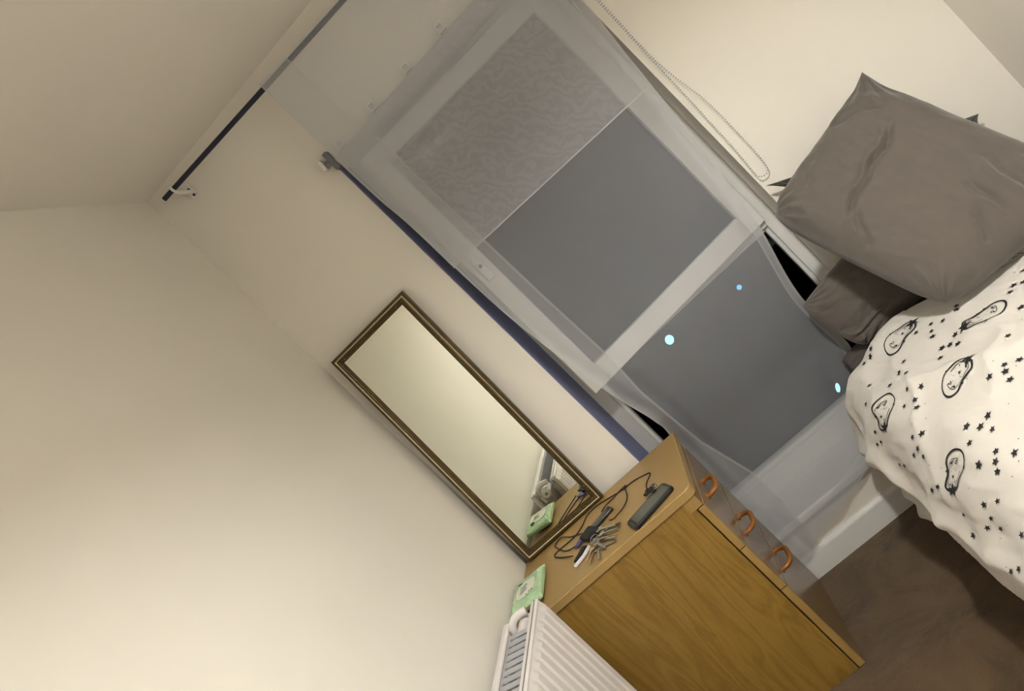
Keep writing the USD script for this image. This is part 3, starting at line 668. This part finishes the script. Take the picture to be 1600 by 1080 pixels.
def motif(wide, narrow, k):
    """hand-drawn sleepy oval: thick outer contour, fine inner contour, small face marks, a big star at the narrow end"""
    a, b = np.array(wide), np.array(narrow); ax = b - a; L = np.linalg.norm(ax); ax /= L; ay = np.array((-ax[1], ax[0]))
    L = max(L, .06) * 1.12
    P = lambda u, v: a - ax * .06 * L + ax * u * L + ay * v * 1.28 * L * (1 + .15 * u)
    outer = spline([(0.02, -.20), (-.03, .05), (.10, .27), (.32, .31), (.55, .22), (.80, .20), (.97, .15), (1.02, .0), (.93, -.14), (.70, -.20), (.45, -.27), (.20, -.31)], 72, closed=True)
    outer = np.vstack([outer, outer[:1]])
    inner = spline([(.22, -.20), (.17, .0), (.24, .16), (.45, .20), (.72, .14), (.90, .09), (.94, -.02), (.82, -.11), (.55, -.17), (.35, -.21)], 60, closed=True)[4:-6]
    w_ = .0040 * (.55 + .75 * np.abs(np.sin(np.linspace(.4, .4 + np.pi * 1.0, len(outer)))))
    out = [strip([P(*q) for q in outer], w_), strip([P(*q) for q in inner], .0015)]
    for u0, v0, u1, v1, wd in ((.20, .06, .30, .16, .0022), (.17, -.10, .24, -.02, .0022), (.24, .02, .29, -.08, .0018), (.30, .10, .27, .19, .002)):
        out.append(strip([P(u0, v0), P((u0 + u1) / 2 + .03, (v0 + v1) / 2), P(u1, v1)], [.0006, wd * 1.6, .0006]))
    out.append(star(P(.97, -.04), .24 * L * .95, .4 + k, .36))
    for u, v, r in ((.62, .02, .055), (.74, -.08, .03), (.84, .06, .045), (.52, .27, .05), (.36, -.30, .045), (.70, .21, .04)): out.append(star(P(u, v), r * L, k * 1.7 + u * 5, .45))
    for q in range(9):
        out.append(star(P(.35 + .5 * prng.random(), -.13 + .26 * prng.random()), .012 * L, q, .8))
    return cat_(out)
placed_m = []
for k, (a, b) in enumerate(MOTIFS):
    obj('printed_motif', motif(a, b, k), 'print_black', dv, smooth=False); placed_m.append(np.mean([a, b], axis=0))
for k in range(40):                                                          # the print goes on over the rest of the bed
    c = np.array((prng.uniform(.35, WMAX - .12), prng.uniform(.15, 1.7))); 
    inview = c[1] < 1.02 - (c[0] - .4) * .35 and c[0] < .97
    if inview or min(np.linalg.norm(c - q) for q in placed_m) < .17: continue
    th = prng.uniform(0, 6.28); d_ = np.array((math.cos(th), math.sin(th))) * .04
    obj('printed_motif', motif(c - d_, c + d_, k), 'print_black', dv, smooth=False); placed_m.append(c)
stars = [star(np.array(c), prng.uniform(.0072, .0100), prng.uniform(0, 6.28), prng.uniform(.40, .52)) for c in STARS]
pts_ = [np.array(c) for c in STARS]
for k in range(400):
    c = np.array((prng.uniform(.2, WMAX - .05), prng.uniform(.1, 1.75)))
    if (c[1] < 1.02 - (c[0] - .4) * .35 and c[0] < .95) or min(np.linalg.norm(c - q) for q in pts_) < .032 or min(np.linalg.norm(c - q) for q in placed_m) < .075: continue
    pts_.append(c); stars.append(star(c, prng.uniform(.0062, .0088), prng.uniform(0, 6.28)))
for k in range(160):
    c = np.array((prng.uniform(.25, WMAX - .05), prng.uniform(.1, 1.6))); stars.append(star(c, .0013, 0, .8))
sp_ = obj('printed_stars', cat_(stars), 'print_black', dv, smooth=False); sp_.SetCustomDataByKey('kind', 'stuff')

# ------------------------------------------------------------------ things on the chest
Z0 = HC
ph = thing('phone', 'black phone with grey-green screen lying face up near the chest edge', 'phone')
PT = rotz(20.5, (.540, -.408, Z0))
def rrect(w, h, r): return Polygon([(-w / 2 + r, -h / 2 + r), (w / 2 - r, -h / 2 + r), (w / 2 - r, h / 2 - r), (-w / 2 + r, h / 2 - r)]).buffer(r, quad_segs=6)
obj('case', place(bevel_slab(rrect(.154, .082, .013), .0003, .0125, .003), PT), 'black_plastic', ph)
obj('screen', place(bevel_slab(rrect(.128, .062, .004), .0124, .0131, .0003), PT @ trimesh.transformations.translation_matrix((.004, -.001, 0))), 'screen_grey', ph)
obj('edge_strip', place(cbox(-.0712, -.0700, -.030, .018, .0123, .0131, .0002), PT), 'steel', ph)

kb = thing('key_bunch', 'bunch of keys with black fobs on long dark looped lanyard cord', 'keys')
lan = kb
def cord(pts, zs, r=.0019, n=90):
    p = np.array(pts, float); z = np.interp(np.linspace(0, 1, len(p)), np.linspace(0, 1, len(zs)), zs)
    return tube(spline(np.c_[p, Z0 + z], n), r, 8)
obj('cord', cord([(.548, -.325), (.5478, -.250), (.5568, -.1886), (.5419, -.1723), (.4852, -.1385), (.4553, -.1339), (.4074, -.116), (.3708, -.097), (.3333, -.083), (.2949, -.0896), (.2763, -.1257), (.2395, -.1636), (.1831, -.1637), (.1518, -.1695), (.1666, -.2074), (.206, -.2588), (.238, -.297)], [.019, .005, .002, .002, .002, .002, .002, .002, .002, .003, .006]), 'cord_dark', lan)
obj('cord', cord([(.4553, -.1339), (.461, -.1874), (.4484, -.2511), (.4182, -.272), (.3992, -.2744), (.386, -.262)], [.003, .002, .002, .002, .002]), 'cord_dark', lan)
obj('cord', cord([(.4553, -.1339), (.4400, -.1246), (.4066, -.1338), (.3727, -.1409), (.3569, -.1621)], [.005, .002, .002, .003]), 'cord_dark', lan)
obj('cord', cord([(.290, -.214), (.2500, -.172), (.2131, -.1368), (.1653, -.096), (.1494, -.100), (.1556, -.1267), (.1841, -.184), (.2231, -.2315), (.2596, -.2492)], [.006, .003, .006, .002, .002, .002, .006]), 'cord_dark', lan)
obj('cord_slider', rbox(.447, .464, -.140, -.127, Z0, Z0 + .007, .003), 'cord_dark', lan)
CT = rotz(-62, (.552, -.335, Z0 + .0135))
obj('strap_clip', cat_(place(rbox(-.020, .034, -.0065, .0065, 0, .004, .0018), CT), place(rbox(-.006, .010, -.021, .021, 0, .006, .002), CT)), 'black_matt', lan)
obj('clip_hook', cat_([place(tube([(.016 + .010 * math.cos(q), .016 + .007 * math.sin(q), .006) for q in np.linspace(0, 2 * np.pi, 20, endpoint=False)], .0013, 8, closed=True), CT @ trimesh.transformations.rotation_matrix(.5 * s_, (1, 0, 0), (.016, .016, .006))) for s_ in (-1, 1)]), 'steel', lan)

def key_mesh(a, b, z, w=.0115, tilt=0.0, kseed=0):
    """flat key from its bow at a to its tip at b"""
    r = random.Random(kseed); a, b = np.array(a), np.array(b); L = np.linalg.norm(b - a)
    bow = Polygon([(0.012 + .0125 * math.cos(q), .0125 * math.sin(q) * 1.05) for q in np.linspace(0, 2 * np.pi, 13)[:-1]]).difference(Polygon([(.006 + .0035 * math.cos(q), .0035 * math.sin(q)) for q in np.linspace(0, 2 * np.pi, 9)[:-1]]))
    xs = np.linspace(.022, L - .004, 9); up = [(x, .0042 - .0022 * r.random() * (i % 2)) for i, x in enumerate(xs)]
    blade = Polygon([(.020, -.0040), (L - .004, -.0040), (L, -.001), (L - .002, .0025)] + up[::-1] + [(.020, .0042)])
    t = trimesh.creation.extrude_polygon(bow.union(blade.buffer(0)), .0021, engine='earcut')
    d = (b - a) / L
    return place(t, frame_to((a[0], a[1], z), (d[0], d[1], tilt), (-d[1], d[0], .12 * (r.random() - .5))))
KEYS = [((.345, -.285), (.433, -.372), .012, 0), ((.350, -.322), (.4247, -.384), .010, .0), ((.340, -.340), (.4121, -.418), .008, 0), ((.325, -.338), (.3893, -.382), .016, -.1), ((.328, -.368), (.3094, -.438), .006, 0), ((.340, -.375), (.3445, -.455), .004, 0),
        ((.330, -.360), (.302, -.415), .010, 0), ((.365, -.302), (.4314, -.352), .005, 0), ((.350, -.390), (.4067, -.4246), .002, 0), ((.338, -.352), (.372, -.428), .013, -.08)]
for k, (a, b, dz, ti) in enumerate(KEYS):
    obj('key', key_mesh(a, b, Z0 + dz, tilt=ti, kseed=k), 'brass' if k in (4, 6) else 'steel', kb, label='brass key' if k in (4, 6) else None)
obj('key_ring', cat_([tube([(.338 + .014 * math.cos(q), -.340 + .014 * math.sin(q), Z0 + .017 + dz + .004 * math.sin(q)) for q in np.linspace(0, 2 * np.pi, 28, endpoint=False)], .0010, 8, closed=True) for dz in (0, .0016)]), 'steel', kb)
FT = frame_to((.352, -.222, Z0 + .0015), (.0888, .040, 0), (-.040, .0888, 0))
obj('key_fob', cat_(place(rbox(-.048, .052, -.0185, .0185, 0, .011, .004, 3), FT)), 'black_plastic', kb, label='long black plastic fob')
obj('key_fob', cat_(place(rbox(-.034, .036, -.024, .026, .004, .019, .006, 3), frame_to((.312, -.262, Z0), (.05, -.075, 0), (.075, .05, 0)))), 'black_matt', kb, label='rounded black fob with two tiny silver buttons')
for q in (0, 1): obj('fob_button', cyl((.286 + .010 * q, -.236 - .012 * q, Z0 + .0188), (.286 + .010 * q, -.236 - .012 * q, Z0 + .0202), .0022, 10), 'steel', kb)
obj('blue_tag', place(rbox(-.020, .034, -.013, .013, 0, .004, .0015, 2), frame_to((.277, -.243, Z0 + .006), (-.7, -.8, 0), (.8, -.7, 0))), 'blue_plastic', kb, label='small dark blue key tag')
obj('leather_tag', place(rbox(-.030, .030, -.010, .010, 0, .006, .002, 2), frame_to((.268, -.318, Z0 + .0005), (-.034, -.047, 0), (.047, -.034, 0))), 'black_matt', kb, label='narrow black strap tag')
bo = spline([(.306, -.328), (.296, -.346), (.278, -.362), (.2498, -.3772)], 24)
obj('bottle_opener', cat_(trimesh.convex.convex_hull(tube(np.c_[bo[:13], np.full(13, Z0 + .006)], .0052, 10).vertices), trimesh.convex.convex_hull(tube(np.c_[bo[12:], np.full(12, Z0 + .006)], .0055, 10).vertices)), 'pen_white', kb, label='white curved bottle opener')
obj('red_tag', place(cbox(-.010, .010, -.003, .003, 0, .003, .001), frame_to((.427, -.366, Z0 + .0145), (.7, -.75, 0), (.75, .7, 0))), 'red_plastic', kb, label='tiny dark red key cap')

# soft pack of wipes lying in the corner of the chest top
wp = thing('wipes_pack', 'pale green soft pack of wipes lying on chest beside the radiator', 'wipes')
pk, pk_up, pk_n = pillow_mesh((.016, -.420, Z0 + .024), (.130, -.410, Z0 + .014), (.127, -.226, Z0 + .014), (.018, -.245, Z0 + .028), .016, 31, ear=.03, n=50, wr=.005, flat=.36)
obj('wrapper', pk, 'wipes_green', wp, smooth=True)
def on_pack(u, v, lift=.0012):
    n = pk_up.shape[0]; t = np.linspace(-1, 1, n); t = np.sign(t) * (1 - (1 - np.abs(t)) ** 1.25)
    from scipy.interpolate import RegularGridInterpolator as RGI
    P = np.stack([RGI((t, t), pk_up[..., k])(np.c_[np.ravel(v), np.ravel(u)]) for k in range(3)], -1)
    return P + pk_n * lift
def pack_patch(cu, cv, ru, rv, lift=.0012, n=28, rings=4, sq=1.0):
    a = np.linspace(0, 2 * np.pi, n, endpoint=False); U, V_ = [cu], [cv]
    for k in range(1, rings + 1):
        U += list(cu + ru * k / rings * np.sign(np.cos(a)) * np.abs(np.cos(a)) ** sq); V_ += list(cv + rv * k / rings * np.sign(np.sin(a)) * np.abs(np.sin(a)) ** sq)
    P = on_pack(np.array(U), np.array(V_), lift); F = [(0, 1 + i, 1 + (i + 1) % n) for i in range(n)]
    for k in range(rings - 1):
        o, q = 1 + k * n, 1 + (k + 1) * n
        for i in range(n):
            j = (i + 1) % n; F += [(o + i, q + i, q + j), (o + i, q + j, o + j)]
    return trimesh.Trimesh(P, np.array(F), process=False)
obj('resealable_label', pack_patch(.0, -.02, .62, .52, .0015, sq=.7), 'wipes_label', wp, label='cream resealable label')
obj('printed_emblem', pack_patch(-.40, .50, .16, .12, .0022), 'wipes_dark', wp, label='small dark round emblem')
lines = [pack_patch(-.12 + .0 * k, .16 - .16 * k, .26 - .05 * (k % 2), .045, .0024, rings=2, sq=.4) for k in range(3)]
lm = obj('printed_text', cat_(lines), 'wipes_grey', wp, label='grey printed lines too small to read'); lm.SetCustomDataByKey('kind', 'stuff')
dots = [pack_patch(u, v, .035, .03, .0024, n=10, rings=1) for u, v in ((.30, -.42), (.12, -.50), (.46, -.40))]
dm_ = obj('printed_dots', cat_(dots), 'wipes_dark', wp); dm_.SetCustomDataByKey('kind', 'stuff')
for s_ in (-1, 1):
    V_ = np.linspace(-1, 1, 30); e0 = on_pack(V_ * .98, np.full(30, s_ * .985), .0); e1 = e0 + np.array((0, s_ * .010, .001)) + np.c_[np.zeros(30), np.zeros(30), .0012 * np.sin(np.arange(30) * 1.1) * .4]
    a_, b_ = (e0, e1) if s_ < 0 else (e1, e0)
    obj('crimped_seal', cat_(grid(np.stack([a_, b_])), grid(np.stack([b_, a_]) - np.array((0, 0, .0008)))), 'wipes_green', wp)

# ------------------------------------------------------------------ outside at night: the ground and three far lamps
struct('ground_outside', box(-30, 30, 3.0, 40, -4.3, -4.2), 'asphalt', label='dark ground outside the window at night')
struct('building_outside', box(-14, 16, 8.4, 8.9, -4.2, 12), 'asphalt', label='unlit wall of the building opposite, black at night')
def street_lamp(x, y, z, r, lens, label, stretch=1.0, tilt=0.0):
    t = thing('wall_lamp', label, 'lamp', (x, y, z))
    h = 0.0
    ic = trimesh.creation.icosphere(subdivisions=2, radius=r); ic.vertices[:, 2] *= stretch
    ic.apply_transform(trimesh.transformations.rotation_matrix(tilt, (0, 1, 0))); ic.apply_translation((0, 0, h))
    obj('lamp_lens', ic, lens, t)
    obj('lamp_housing', cyl((0, r * .55, h), (0, r * 1.4, h), r * .9, 18), 'lamp_post', t)
    obj('lamp_arm', cat_(cyl((0, .06, h), (0, 8.40 - y, h), r * .45, 12), cyl((0, 8.37 - y, h), (0, 8.40 - y, h), r * .9, 16)), 'lamp_post', t)
street_lamp(.259, 8.0, -.866, .060, 'lens_cyan', 'bright cyan-white lamp outside, seen through left of the lower pane', 1.1, .4)
street_lamp(1.388, 8.0, -.988, .034, 'lens_blue', 'small blue light seen through right of the lower pane, highest of three')
street_lamp(1.386, 8.0, -2.901, .029, 'lens_cyan', 'small cyan light low beside the bed, seen through the lower pane', 2.3, .5)
